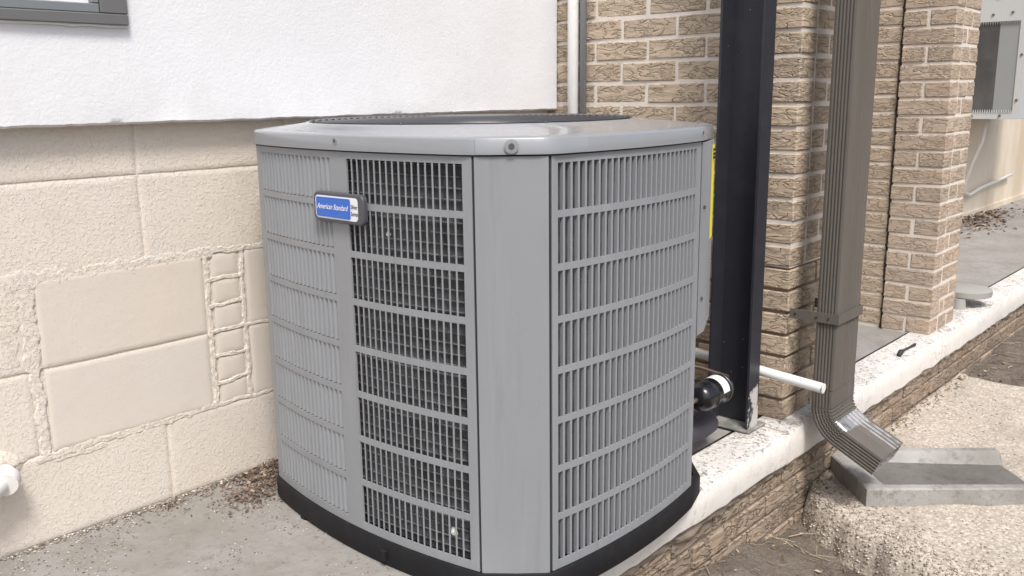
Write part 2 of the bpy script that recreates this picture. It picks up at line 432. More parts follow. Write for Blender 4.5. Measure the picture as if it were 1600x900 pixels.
# loose stones standing proud of the worn edge
mb = MB(); rs = random.Random(3)
def pebble(mb, p, r):
    q = [Vector((rs.uniform(.7, 1.25), 0, 0)) for _ in range(1)]
    sx, sy, sz = rs.uniform(.7, 1.3), rs.uniform(.7, 1.3), rs.uniform(.5, .9); a = rs.uniform(0, 6.28)
    base = [(0, 0, 1), (1, 0, .2), (.3, .95, .1), (-.8, .6, .25), (-.8, -.6, .1), (.3, -.95, .25), (0, 0, -1)]
    vv = []
    for (x, y, z) in base:
        x *= sx; y *= sy; x, y = x * math.cos(a) - y * math.sin(a), x * math.sin(a) + y * math.cos(a)
        vv.append((p[0] + x * r, p[1] + y * r, p[2] + z * r * sz))
    mb.add(vv, [(0, 1, 2), (0, 2, 3), (0, 3, 4), (0, 4, 5), (0, 5, 1), (6, 2, 1), (6, 3, 2), (6, 4, 3), (6, 5, 4), (6, 1, 5)])
for i in range(3000):
    y = rs.uniform(-1.75, -.98); e = pad_edge(y); d = abs(rs.gauss(0, .13)); x = e + d
    t = max(0, min(1, d / (PX1 - e))); wv = ((y + 4) / 3.028) ** (1 / .6)
    p = pad_pt(t ** (1 / 1.6), wv)
    pebble(mb, (p[0], p[1], p[2] + .0005), rs.uniform(.002, .0052))
for i in range(1500):
    x = rs.uniform(2.6, PX1); y = rs.uniform(-1.9, -.99); e = pad_edge(y)
    p = pad_pt(((x - e) / (PX1 - e)) ** (1 / 1.6) if x > e else 0, ((y + 4) / 3.028) ** (1 / .6))
    pebble(mb, (p[0], p[1], p[2]), rs.uniform(.002, .0045))
setp(mb.build('aggregate_stones', M['pebble'], smooth=True), 'small tan stones exposed along the worn edge of the aggregate pad', 'stones', kind='stuff')

# ============================================================ BLOCK WALL with stucco and window
bw_ = thing('block_wall', (0, 0, 0), 'cream painted concrete block wall with white stucco upper part, behind the condenser', 'wall')
MB().box((-3.0, .0035, 0), (3.0, .20, 2.6)).build('wall_core', M['block_mortar'], bw_)
ZR = [0.0, .206, .401, .605, .813, 1.018]
def block(x0, x1, z0, z1, mat, j=.003, proud=0.0, nu=14, nv=7):
    seed = x0 * 7 + z0 * 13
    ox, oz = (x0 + x1) / 2, (z0 + z1) / 2
    x0 += j; x1 -= j; z0 += j; z1 -= j
    def fr(u, w):
        x = lerp(x0, x1, u); z = lerp(z0, z1, w); ed = min(u * (x1 - x0), (1 - u) * (x1 - x0), w * (z1 - z0), (1 - w) * (z1 - z0))
        y = -proud + .0018 * (1 - min(1, ed / .005)) + .0008 * fbm(x, z, seed, 9)
        return (x + .0012 * nz(z, seed, 0, 30), y, z + .0012 * nz(x, seed, 4, 30))
    us = [0, .012, .03] + [i / nu for i in range(1, nu)] + [.97, .988, 1]; ws = [0, .025, .06] + [i / nv for i in range(1, nv)] + [.94, .975, 1]
    v = [fr(a, b) for a in us for b in ws]; n = len(ws)
    f = [(i * n + k, (i + 1) * n + k, (i + 1) * n + k + 1, i * n + k + 1) for i in range(len(us) - 1) for k in range(n - 1)]
    per = [i * n for i in range(len(us))] + [(len(us) - 1) * n + k for k in range(1, n)] + [i * n + n - 1 for i in range(len(us) - 2, -1, -1)] + [k for k in range(n - 2, 0, -1)]
    b0 = len(v)
    for i in per: v.append((v[i][0], .02, v[i][2]))
    for i in range(len(per)):
        k = (i + 1) % len(per); f.append((per[i], b0 + i, b0 + k, per[k]))
    return mesh('block', v, f, mat, bw_, (ox, 0, oz), smooth=True, autos=math.radians(60))
for r in range(5):
    z0, z1 = ZR[r], ZR[r + 1]
    if r in (1, 2):
        xs = [-.9, -.49, -.085, .32, .712]
        for a, b in zip(xs, xs[1:]): block(a, b, z0, z1, M['block_rough'])
        block(.738, 1.142, z0, z1, M['block_smooth'], proud=.001)
        zz = [(.206, .267), (.267, .336), (.336, .401)] if r == 1 else [(.401, .470), (.470, .538), (.538, .605)]
        for a, b in zz: block(1.160, 1.243, a, b, M['block_smooth'], j=.0045, nu=5, nv=4)
        for a, b in [(1.258, 1.655), (1.655, 2.06), (2.06, 2.47)]: block(a, b, z0, z1, M['block_smooth'], nu=6)
    else:
        o = .996 if r >= 3 else 1.010
        for k in range(-5, 4): block(o + k * .406, o + (k + 1) * .406, z0, z1, M['block_rough'], j=.002 if r == 3 else .0026)
# rough mortar smears left proud of the patch
def smear(p0, p1, wid, th, seed, n=None):
    p0 = Vector(p0); p1 = Vector(p1); d = p1 - p0; L_ = d.length; d.normalize(); q = Vector((-d.y, d.x)); n = n or max(8, int(L_ / .0035)); m_ = 10
    rows = []
    for i in range(n + 1):
        t = i / n; c = p0 + d * (L_ * t) + q * (.006 * fbm(t * L_, seed, 0, 18))
        row = []
        for k in range(m_ + 1):
            s_ = (k / m_ - .5) * 2
            w_ = wid * (1.0 + .55 * fbm(t * L_, seed, 3 + (s_ > 0), 30)) * (.3 if i in (0, n) else 1)
            p = c + q * (s_ * w_ / 2)
            h = .28 * th * ((1 - s_ ** 4) * .5 + .75 * fbm(p.x, p.y, seed, 75, 4) + .5 * nz(p.x, p.y, seed + 3, 210) + .25 * nz(t * L_, seed, 8, 25))
            row.append((p.x, .003 if k in (0, m_) else -max(-.002, h), p.y))
        rows.append(row)
    mb = MB(); mb.loft(rows, caps=False, closed=False)
    return mb.build('mortar_smear', M['block_mortar'], bw_, smooth=True)
smear((.50, .603), (.80, .604), .050, .006, 1); smear((.74, .602), (1.17, .607), .034, .006, 2); smear((1.15, .608), (1.50, .606), .018, .007, 3); smear((.70, .596), (1.0, .592), .022, .004, 23)
smear((.722, .620), (.720, .40), .040, .006, 4); smear((.722, .41), (.726, .205), .026, .006, 5); smear((.69, .60), (.67, .42), .05, .005, 24)
smear((1.150, .61), (1.150, .205), .014, .007, 6); smear((1.249, .61), (1.250, .205), .012, .007, 7)
for i, zz in enumerate((.538, .470, .403, .336, .267)): smear((1.148, zz - .002), (1.252, zz + .002), .011, .007, 8 + i)
smear((.70, .199), (1.15, .209), .020, .006, 14); smear((1.13, .208), (1.5, .206), .012, .005, 15); smear((.74, .188), (.86, .190), .016, .004, 16)
smear((1.25, .402), (1.6, .403), .010, .005, 17)
# stucco panel
def stu(u, w):
    x = lerp(-3.0, 2.484, u); zb = .935 + .0025 * fbm(x, 2, 0, 9) + .0015 * nz(x, 0, 0, 60)
    return (x, -.045 + .0016 * fbm(x, w, 1, 5), lerp(zb, 2.6, w ** 2.2))
mb = MB(); N1, N2 = 420, 10
mb.grid(stu, N1, N2)
top = [stu(i / N1, 0) for i in range(N1 + 1)]
b0 = len(mb.v)
for p in top: mb.v.append((p[0], p[1] + .006, p[2] - .005)); mb.v.append((p[0], .012, p[2] - .001))
for i in range(N1):
    a, b = i * (N2 + 1), (i + 1) * (N2 + 1); c = b0 + 2 * i
    mb.f.append((a, c, c + 2, b)); mb.f.append((c, c + 1, c + 3, c + 2))
b1 = len(mb.v)
for j in range(N2 + 1):
    p = stu(1, j / N2); mb.v.append((p[0], .012, p[2]))
for j in range(N2):
    a = N1 * (N2 + 1) + j; mb.f.append((a, a + 1, b1 + j + 1, b1 + j))
mb.build('stucco_panel', M['stucco'], bw_, smooth=True, autos=math.radians(45))
# window (its lower right corner)
win = MB()
for a, b in [((-.55, -.062, 1.143), (.982, -.030, 1.166)), ((.922, -.062, 1.1665), (.982, -.030, 2.3))]: win.box(a, b, .002)
win = win.build('window', M['win_frame'], bw_)
sa = MB()
for a, b in [((-.55, -.058, 1.1665), (.9215, -.034, 1.186)), ((.905, -.058, 1.1865), (.9215, -.034, 2.3))]: sa.box(a, b, .002)
sa.build('sash', M['win_sash'], win)
MB().box((-.55, -.044, 1.186), (.905, -.036, 2.3)).build('pane', M['glass'], win)
# caulk below the frame
rows = []
for i in range(60):
    x = lerp(-.2, .985, i / 59); h = .004 * abs(fbm(x, 0, 0, 25)); rows.append([(x, -.047, 1.139 - h), (x, -.053, 1.141 - h), (x, -.055, 1.1445 + .002 * nz(x, 1, 0, 30)), (x, -.047, 1.146)])
MB().loft(rows, closed=False, caps=False).build('caulk_bead', M['stucco'], bw_, smooth=True)

# spigot pipe stub, lower left
sp = thing('pipe_stub', (.60, 0, .18), 'short white painted pipe elbow coming out of the block wall at the left edge', 'pipe')
MB().tube([(.615, .02, .196), (.613, -.03, .194), (.60, -.052, .188), (.57, -.062, .180), (.50, -.065, .172), (.3, -.067, .16)], [.022, .022, .024, .025, .025, .025], 18).build('pipe', M['pipe_white'], sp, smooth=True)
MB().tube([(.624, -.020, .193), (.622, -.042, .192), (.612, -.060, .188)], [.027, .030, .027], 18).build('elbow_collar', M['pipe_white'], sp, smooth=True, autos=.7)
mb = MB()
mb.grid(lambda u, w: (.615 + .075 * math.cos(6.2832 * u) * w * (1 + .3 * nz(math.cos(6.28 * u), math.sin(6.28 * u), 0, 2)), .004 - .016 * (1 - w * w) * (1 + .5 * nz(u * 6, w * 5, 1, 1)), .205 + .045 * math.sin(6.2832 * u) * w), 32, 6)
mb.build('plaster_patch', M['block_mortar'], sp, smooth=True)

# ============================================================ BRICK WALLS
PIT, BH = .0677, .0575
BM = {}
def brick_mesh(L_, axis, mat, var, deep=.090):
    key = (round(L_, 3), axis, mat, var, deep)
    if key in BM: return BM[key]
    bm = bmesh.new(); bmesh.ops.create_cube(bm, size=1)
    dx, dy = (L_, deep) if axis == 'x' else (deep, L_)
    for v in bm.verts: v.co = Vector((v.co.x * dx, v.co.y * dy, v.co.z * BH))
    r_ = random.Random(hash((round(L_ * 1000), axis == 'x', var)) & 0xffff)
    bmesh.ops.bevel(bm, geom=bm.edges[:], offset=.0032, segments=1, affect='EDGES')
    for v in bm.verts: v.co += Vector((r_.uniform(-1, 1), r_.uniform(-1, 1), r_.uniform(-1, 1))) * .0013
    me = bpy.data.meshes.new('brick'); bm.to_mesh(me); bm.free(); me.materials.append(M[mat]); BM[key] = me; return me
rb = random.Random(11)
def brick(parent, x0, x1, y0, y1, k, axis, mat, z0=0.0, jit=.0015):
    """a brick filling plan box x0..x1,y0..y1 (joints already taken off) in course k"""
    L_ = (x1 - x0) if axis == 'x' else (y1 - y0); dp = (y1 - y0) if axis == 'x' else (x1 - x0)
    me = brick_mesh(round(L_, 3), axis, mat, rb.randrange(5), round(dp, 3))
    return link('brick', me, parent, ((x0 + x1) / 2 + rb.uniform(-jit, jit), (y0 + y1) / 2 + rb.uniform(-jit, jit), z0 + k * PIT + PIT / 2 + rb.uniform(-.001, .001)), rb.uniform(-.006, .006))
J = .010
# wall between the condenser and the downspout
w1 = thing('brick_wall', (2.64, -.5, 0), 'tan rustic brick wall behind the black post, ending beside the brown downspout', 'wall')
XW = 2.49; YE = -.920; NC = 35
MB().box((XW + .003, YE + .003, .475), (XW + .30, .005, 2.37)).build('mortar', M['mortar'], w1)
MB().box((XW + .011, YE + .011, 0), (XW + .294, .005, .4745)).build('mortar', M['mortar_raked'], w1)
for k in range(NC):
    odd = k % 2
    ys = [-.920, -.718, -.515, -.31, -.107, .01] if odd else [-.920, -.82, -.617, -.409, -.206, -.003]
    for i, (a, b) in enumerate(zip(ys, ys[1:])):
        hid = b > -.40 and k < 11
        if hid: continue
        brick(w1, XW, XW + .095, a + (J / 2 if i else 0), b - J / 2, k, 'y', 'brick')
    xs = [2.49 + .095 + J, 2.80] if odd else [2.49 + .095 + J, 2.49 + .095 + J + .090, 2.80]
    for a, b in zip(xs, xs[1:]):
        brick(w1, a, b - (J if b < 2.79 else 0), YE + .001, YE + .091, k, 'x', 'brick')
# pier beyond the downspout
w2 = thing('brick_pier', (3.94, -.83, 0), 'free-standing looking tan brick pier on the white kerb, beyond the downspout', 'pier')
PX0, PXB, PY0, PY1 = 3.785, 4.093, -.932, -.737
MB().box((PX0 + .004, PY0 + .004, 0), (PXB - .004, PY1 - .004, 2.37)).build('mortar', M['mortar'], w2)
for k in range(35):
    if k % 2 == 0:
        brick(w2, PX0, PX0 + .095, PY0, -.832 - J / 2, k, 'y', 'brick_pier'); brick(w2, PX0, PX0 + .095, -.832 + J / 2, PY1, k, 'y', 'brick_pier')
        xs = [3.885, 3.995, PXB]
    else:
        brick(w2, PX0, PX0 + .098, PY0, PY1, k, 'y', 'brick_pier'); xs = [3.890, 3.945, PXB] if k % 4 == 1 else [3.890, PXB]
    for i, (a, b) in enumerate(zip(xs, xs[1:])):
        brick(w2, a + J * .8, b - (J * .2 if i < len(xs) - 2 else 0), PY0 + .0015, PY0 + .0915, k, 'x', 'brick_pier')
    brick(w2, 3.998, PXB - .001, PY0 + .1, PY1, k, 'y', 'brick_pier')
w3 = thing('brick_wall', (3.94, -.36, 0), 'shaded brick wall set back beside the pier, half hidden by the downspout', 'wall')
MB().box((3.803, -.722, 0), (4.08, -.0005, 2.37)).build('mortar', M['mortar'], w3)
for k in range(35):
    ys = [-.726, -.628, -.425, -.222] if k % 2 else [-.726, -.526, -.323]
    for a, b in zip(ys, ys[1:]): brick(w3, 3.799, 3.894, a + (J / 2 if a > -.72 else 0), b - J / 2, k, 'y', 'brick', .012)
# foundation brick under the kerb
w4 = thing('foundation_wall', (3, -.95, -.3), 'dirty brown brick foundation courses below the white kerb', 'wall')
MB().box((-2.5, -.961, -.42), (13, -.88, -.09)).build('mortar', M['mortar_low'], w4)
for k in range(4):
    x = 1.30 + (.10 if k % 2 else 0)
    while x < 5.6:
        brick(w4, x, x + .193, -.968, -.878, k, 'x', 'brick_low', -.385 + .02, .003); x += .203
rs2 = random.Random(5)
def rag(u, w):
    x = lerp(1.2, 5.8, u); hgt = .035 + .03 * max(0, fbm(x, 1, 0, 5))
    t = w; d = .014 * (1 - (2 * t - 1) ** 2) + .010 * fbm(x, t, 2, 18) * (1 if 0 < t < 1 else 0)
    return (x, -.960 - max(-.004, d), -.086 - hgt * t + .006 * fbm(x, t, 5, 16))
mb = MB(); mb.grid(rag, 500, 7); mb.build('ragged_mortar', M['mortar_low'], w4, smooth=True)

# far wall beyond the pier and its things
fw = thing('rendered_wall', (8, .1, 0), 'cream stained rendered wall at the far end of the porch under the grey wall unit', 'wall')
MB().box((4.12, .0, 0), (13.0, .2, 2.6)).build('wall_face', M['farwall'], fw)
MB().box((4.12, -.012, -.001), (13.0, -.0005, .05), .004).build('skirting', M['farwall'], fw)
wu = thing('wall_unit', (7.4, -.2, .8), 'light grey wall-mounted metal cooling unit with dark finned side opening, top right', 'cooling unit')
XU = 7.0
YA, YB, ZB, ZT = -.03, -.42, .772, 1.75
mb = MB()
mb.box((XU + .02, YB, ZB), (XU + 1.0, YA, ZT), .004)
mb.box((XU, -.06, ZB), (XU + .02, YA, ZT)).box((XU, YB, ZB), (XU + .02, -.375, ZT)).box((XU, -.375, ZB), (XU + .02, -.06, .815)).box((XU, -.375, 1.425), (XU + .02, -.06, ZT))
mb.build('casing', M['metal_grey'], wu)
MB().box((XU + .006, -.2495, .815), (XU + .0195, -.06, 1.425)).build('dark_screen', M['mesh'], wu)
MB().box((XU + .006, -.375, .815), (XU + .0195, -.25, 1.425)).build('lit_fin_panel', M['metal_mid'], wu)  # paler flat slab stands in for light passing through the fins
for zt, sg in ((1.425, -1), (.815, 1)):
    mb = MB()
    for i in range(21):
        y = lerp(-.368, -.068, i / 20); mb.add([(XU - .004, y - .0045, zt), (XU - .004, y + .0045, zt), (XU - .004, y, zt + sg * .022), (XU + .004, y - .0045, zt), (XU + .004, y + .0045, zt), (XU + .004, y, zt + sg * .022)],
               [(0, 1, 2), (3, 5, 4), (0, 2, 5, 3), (1, 4, 5, 2), (0, 3, 4, 1)])
    mb.build('shadow_teeth', M['metal_mid' if sg < 0 else 'metal_grey'], wu)  # modelled teeth stand in for saw-tooth shadows along the opening
for (y, z) in [(-.20, 1.47), (-.32, 1.48), (-.395, .90), (-.30, .795), (-.12, .79), (-.40, 1.2)]:
    MB().tube([(XU - .006, y, z), (XU + .001, y, z)], .009, 8).build('screw', M['screw'], wu)
MB().tube([(XU - .003, -.225, 1.585), (XU + .001, -.225, 1.585)], .018, 12).build('knockout', M['ink'], wu)
MB().tube([(7.25, -.16, .775), (7.25, -.14, .6), (7.28, -.08, .45), (7.30, -.035, .30), (7.33, -.03, .22), (7.45, -.03, .19), (7.75, -.03, .22), (8.6, -.03, .26)], .013, 10).build('conduit', M['pipe_white'], wu, smooth=True)

# ============================================================ CONDENSER
ac = thing('condenser', (1.535, -.56, 0), 'large grey louvred outdoor air conditioning condenser on a black base pan', 'air conditioner')
CX, CY = 1.537, -.562
def bulge(p, q, b, n):
    p = Vector(p); q = Vector(q); d = q - p; nrm = Vector((d.y, -d.x)).normalized(); out = []
    for i in range(n + 1):
        t = i / n; out.append(p + d * t + nrm * (b * 4 * t * (1 - t)))
    return out
# walking clockwise seen from above would flip normals: order is left side (downwards in y), front facet, right side, ...
LS = ((1.186, -.206), (1.176, -.916), -.041)
RS = ((1.268, -1.020), (1.800, -1.017), -.023)
def side(S, n=40):
    p, q, b = S
    pts = bulge(p, q, -b, n)
    c = Vector((CX, CY)); mid = pts[n // 2]; chord = (Vector(p) + Vector(q)) / 2
    if (mid - c).length < (chord - c).length: pts = bulge(p, q, b, n)
    return pts
def outline(ctrl=False, n=24):
    o = side(LS, n) + side(RS, n)
    o += [Vector((1.932, -.966))] if ctrl else [Vector((1.893, -.925))]
    if ctrl: o += [Vector((1.940, -.930))]
    o += side(((1.940, -.905), (1.893, -.206), .018) if ctrl else ((1.900, -.915), (1.893, -.206), .041), n) + side(((1.80, -.108), (1.27, -.108), .023), n)
    return o
def offset(poly, d):
    n = len(poly); out = []
    for i in range(n):
        a, b, c = poly[i - 1], poly[i], poly[(i + 1) % n]
        d1 = (b - a).normalized(); d2 = (c - b).normalized()
        n1 = Vector((d1.y, -d1.x)); n2 = Vector((d2.y, -d2.x)); m_ = (n1 + n2).normalized()
        out.append(b + m_ * (d / max(.5, m_.dot(n1))))
    return out
# orientation sign so that positive offset is outwards
_o = outline(); _ar = sum(_o[i - 1].x * _o[i].y - _o[i].x * _o[i - 1].y for i in range(len(_o)))
SG = 1 if _ar > 0 else -1
def off(poly, d): return offset(poly, d * SG)
def ring3(poly, z): return [(p.x, p.y, z) for p in poly]

# base pan
pano = off(outline(), .006)
pano = [p if not (p.x > 1.80 and p.y < -.9) else p for p in pano]
i_c = min(range(len(pano)), key=lambda i: (pano[i] - Vector((1.893, -.925))).length)
pano[i_c] = Vector((1.872, -1.000)); pano.insert(i_c + 1, Vector((1.950, -.925)))
pin = off(pano, -.016); plo = off(pano, -.004)
mb = MB(); mb.loft([ring3(plo, .001), ring3(pano, .012), ring3(pano, .055), ring3(off(pano, -.003), .059), ring3(pin, .059), ring3(pin, .050)], caps=True)
pan = mb.build('base_pan', M['pan'], ac, smooth=True, autos=math.radians(40))
MB().tube([(1.185, -.305, .004), (1.162, -.345, .004), (1.155, -.36, .006)], [.011, .012, .006], 10).build('foot', M['pan'], pan, smooth=True)
MB().box((1.1285, -.676, .014), (1.140, -.661, .040), .002).build('lug', M['pan'], pan)

# side panels: frame with row openings
ROWS = [(.864 - .0999 * i - .0868, .864 - .0999 * i) for i in range(8)]
ZL, ZH = .060, .8775
def at_side(S, s, din=0.0, n=60):
    pts = SIDE[S]; t = s * n; i = min(n - 1, int(t)); p = pts[i].lerp(pts[i + 1], t - i)
    d = (pts[i + 1] - pts[i]).normalized(); nr = Vector((d.y, -d.x)) * SG     # outward
    return p - nr * din, d, nr
SIDE = {'L': side(LS, 60), 'R': side(RS, 60)}
def s_of(S, coord, val):
    pts = SIDE[S]
    for i in range(60):
        a, b = pts[i][coord], pts[i + 1][coord]
        if (a - val) * (b - val) <= 0: return (i + (val - a) / (b - a)) / 60
    return 0.0
def panel(name, S, s0, s1, holes, zlo=ZL, zhi=ZH, th=.004, parent=None, mat=None):
    """curved sheet with rectangular openings (list of s-ranges), every opening repeated for each row"""
    ss = sorted(set([s0, s1] + [h for hh in holes for h in hh] + [lerp(s0, s1, i / 40) for i in range(41)]))
    zs = sorted(set([zlo, zhi] + [z for r in ROWS for z in r]))
    def hole(s, z): return any(a < s < b for a, b in holes) and any(a < z < b for a, b in ROWS)
    V = {}; verts = []; faces = []
    def vid(i, j, d):
        if (i, j, d) not in V:
            p, _, _ = at_side(S, ss[i], d); V[(i, j, d)] = len(verts); verts.append((p.x, p.y, zs[j]))
        return V[(i, j, d)]
    solid = lambda i, j: 0 <= i < len(ss) - 1 and 0 <= j < len(zs) - 1 and not hole((ss[i] + ss[i + 1]) / 2, (zs[j] + zs[j + 1]) / 2)
    for i in range(len(ss) - 1):
        for j in range(len(zs) - 1):
            if not solid(i, j): continue
            faces.append((vid(i, j, 0), vid(i + 1, j, 0), vid(i + 1, j + 1, 0), vid(i, j + 1, 0)))
            faces.append((vid(i, j, th), vid(i, j + 1, th), vid(i + 1, j + 1, th), vid(i + 1, j, th)))
            for (di, dj, a, b) in ((-1, 0, (0, 0), (0, 1)), (1, 0, (1, 0), (1, 1)), (0, -1, (0, 0), (1, 0)), (0, 1, (0, 1), (1, 1))):
                if not solid(i + di, j + dj):
                    A = vid(i + a[0], j + a[1], 0); B = vid(i + b[0], j + b[1], 0); A2 = vid(i + a[0], j + a[1], th); B2 = vid(i + b[0], j + b[1], th)
                    faces.append((A, B, B2, A2))
    return mesh(name, verts, faces, mat or M['unit'], parent or ac, smooth=True, autos=math.radians(35))
L1a, L1b = s_of('L', 1, -.232), s_of('L', 1, -.542)
L2a, L2b = s_of('L', 1, -.597), s_of('L', 1, -.893)
Ra, Rb = s_of('R', 0, 1.287), s_of('R', 0, 1.778)
g_ = .0025
pl = panel('louver_panel', 'L', 0.004, L1b + (L2a - L1b) * .5, [(L1a, L1b)])
p2 = panel('open_panel', 'L', L1b + (L2a - L1b) * .5, s_of('L', 1, -.913), [(L2a, L2b)])
pr_ = panel('louver_panel', 'R', s_of('R', 0, 1.2725), .994, [(Ra, Rb)])

# louvre and bar meshes (local: x along side tangent, y = outward normal, z up)
def slat_mesh(name, sec, h, mat):
    n = len(sec); v = [(a, b, -h / 2) for a, b in sec] + [(a, b, h / 2) for a, b in sec]
    f = [tuple(range(n))[::-1], tuple(range(n, 2 * n))] + [(i, (i + 1) % n, n + (i + 1) % n, n + i) for i in range(n)]
    me = bpy.data.meshes.new(name); me.from_pydata(v, [], f)
    bm = bmesh.new(); bm.from_mesh(me); bmesh.ops.recalc_face_normals(bm, faces=bm.faces); bm.to_mesh(me); bm.free(); me.materials.append(mat); return me
HS = .0868
def sec_louver(sgn, fl, w, dep): # flush strip of width fl, then a leaf bent inwards
    e = .0062
    return [(sgn * e, -.0002), (sgn * (e - fl), -.0002), (sgn * (e - w), -dep), (sgn * (e - w), -dep - .0012), (sgn * (e - fl), -.0016), (sgn * e, -.0016)]
louverR = slat_mesh('louver', sec_louver(-1, .0052, .0058, .0070), HS + .002, M['louver'])
stripL = slat_mesh('louver', [(.0062, -.0002), (.0012, -.0002), (.0012, -.0016), (.0062, -.0016)], HS + .001, M['louver'])
leafL = slat_mesh('louver', [(.0012, -.0002), (-.0050, -.0057), (-.0050, -.0069), (.0012, -.0016)], HS - .0015, M['louver'])
barL = slat_mesh('grille_bar', [(-.0020, -.0002), (.0022, -.0002), (.0074, -.0100), (.0060, -.0100)], HS + .002, M['louver'])
LOFF = .62
def slats(S, s0, s1, n, me, parent, name, bars=False):
    for r, (za, zb) in enumerate(ROWS):
        for i in range(n):
            if bars and i == 0: continue
            s = lerp(s0, s1, (i / n) if bars else (i + LOFF) / n)
            p, d, nr = at_side(S, s)
            link(name, me, parent, (p.x, p.y, (za + zb) / 2), math.atan2(nr.y, nr.x) - math.pi / 2)
# local +x = tangent rotated so that local +y is the outward normal -> local +x points to the right hand seen from inside
slats('R', Ra, Rb, 26, louverR, pr_, 'louver')
slats('L', L2a, L2b, 18, barL, p2, 'grille_bar', bars=True)
# pressed, closed louvres of the far half: one joined part
mb = MB()
for r, (za, zb) in enumerate(ROWS):
    for i in range(18):
        s = lerp(L1a, L1b, (i + .40) / 18); p, d, nr = at_side('L', s); zc = (za + zb) / 2
        ang = math.atan2(nr.y, nr.x) - math.pi / 2; c_, s_ = math.cos(ang), math.sin(ang)
        for me_, dz in ((stripL, 0.0), (leafL, .0012)):
            mb.add([(p.x + v.co.x * c_ - v.co.y * s_, p.y + v.co.x * s_ + v.co.y * c_, zc + dz + v.co.z) for v in me_.vertices], [tuple(q.vertices) for q in me_.polygons])
setp(mb.build('louver_bank', M['louver'], pl), kind='stuff')

# front corner facet, other corners and the two far sides as plain sheets
B_ = Vector((1.176, -.916)); C_ = Vector((1.268, -1.020))
def sheet(name, pts, zlo, zhi, th=.004, mat=None, parent=None):
    o = [Vector(p) for p in pts]; inn = []
    for i, p in enumerate(o):
        d = (o[min(i + 1, len(o) - 1)] - o[max(i - 1, 0)]).normalized(); nr = Vector((d.y, -d.x)) * SG; inn.append(p - nr * th)
    prof = o + inn[::-1]
    return MB().loft([ring3(prof, zlo), ring3(prof, zhi)]).build(name, mat or M['unit'], parent or ac, smooth=True, autos=math.radians(30))
dB = (C_ - B_).normalized()
sheet('corner_panel', [B_ + dB * .0022, B_ + dB * .007 + Vector((-.0012, -.0012)), B_ + dB * .5 * (C_ - B_).length + Vector((-.0022, -.0022)), C_ - dB * .007 + Vector((-.0012, -.0012)), C_ - dB * .0022], .050, .8772)
sheet('corner_panel', [SIDE['R'][-1], (1.85, -.972), (1.893, -.925), (1.900, -.915)], .060, .8775)
sheet('rear_panel', [(p.x, p.y) for p in side(((1.900, -.914), (1.893, -.206), .041), 20)], .060, .8775)
sheet('rear_panel', [(p.x, p.y) for p in [Vector((1.892, -.205))] + side(((1.80, -.108), (1.27, -.108), .023), 20) + [Vector((1.187, -.205))]], .060, .8775)
for c_, n_ in ((B_, Vector((.9, .42))), (C_, Vector((.42, .9)))):
    MB().tube([(c_.x + n_.x * .0075, c_.y + n_.y * .0075, .062), (c_.x + n_.x * .0075, c_.y + n_.y * .0075, .877)], .0055, 8).build('seam_backing', M['seam'], ac)
# coil behind the louvres
oi = off(outline(), -.027)
coil = MB().loft([ring3(oi, .065), ring3(oi, .870)], caps=False).build('coil', M['coil'], ac, smooth=True)
mb = MB(); ot = off(outline(), -.0225)
k = 0
while .085 + k * .0215 < .865:
    z = .085 + k * .0215; pts = [(p.x, p.y, z + .001 * nz(p.x, p.y, z, 9)) for p in ot[:25]]
    mb.tube(pts, .0019, 5, False); k += 1
setp(mb.build('coil_tubes', M['tube'], coil, smooth=True), kind='stuff')
lt = MB()
for (yy, zz, r) in [(-.845, .118, .011), (-.697, .716, .006)]:
    p, d, nr = at_side('L', s_of('L', 1, yy), .017)
    lt = MB(); lt.tube([(p.x - .004, p.y, zz), (p.x, p.y + .003, zz + .002), (p.x + .004, p.y, zz)], [r * .5, r, r * .4], 9)
    lt.build('white_speck', M['speck'], coil, smooth=True)  # small white speck just in front of the coil

# top cover
def soften(poly, lim=.17, reach=.030):
    out = []; n_ = len(poly)
    for i in range(n_):
        a, b, c = poly[i - 1], poly[i], poly[(i + 1) % n_]
        d1, d2 = b - a, c - b
        if d1.length < 1e-6 or d2.length < 1e-6: continue
        if d1.angle(d2) > lim:
            p = b - d1.normalized() * min(reach, d1.length * .48); q = b + d2.normalized() * min(reach, d2.length * .48)
            for k_ in range(6):
                t = k_ / 5; out.append(p.lerp(b, t).lerp(b.lerp(q, t), t))
        else: out.append(b)
    return out
oc = soften(outline(ctrl=True, n=12))
n = len(oc); cen = Vector((CX, CY))
def circ(r, z, sc=1.0):
    return [(CX + (p - cen).normalized().x * r, CY + (p - cen).normalized().y * r, z) for p in oc]
mb = MB()
mb.loft([ring3(off(oc, .003), .8815), ring3(off(oc, .0065), .8805), ring3(off(oc, .0065), .9070), ring3(off(oc, .0045), .9110), ring3(off(oc, -.002), .9128), ring3(off(oc, -.012), .9140),
         [tuple(Vector(a).lerp(Vector(b), .55)) for a, b in zip(ring3(off(oc, -.012), .9140), circ(.380, .9280))],
         circ(.381, .9280), circ(.376, .9305), circ(.372, .9305), circ(.369, .9285), circ(.368, .90)], caps=False)
cov = mb.build('top_cover', M['unit_top'], ac, smooth=True, autos=math.radians(65))
MB().loft([circ(.3675, .900), circ(.3675, .70), circ(.03, .70)], caps=True).build('fan_well', M['dark_inside'], ac, smooth=True)
MB().loft([ring3(off(outline(), .0005), .8772), ring3(off(outline(), .0005), .8815)], caps=True).build('cover_gasket', M['seam'], ac)
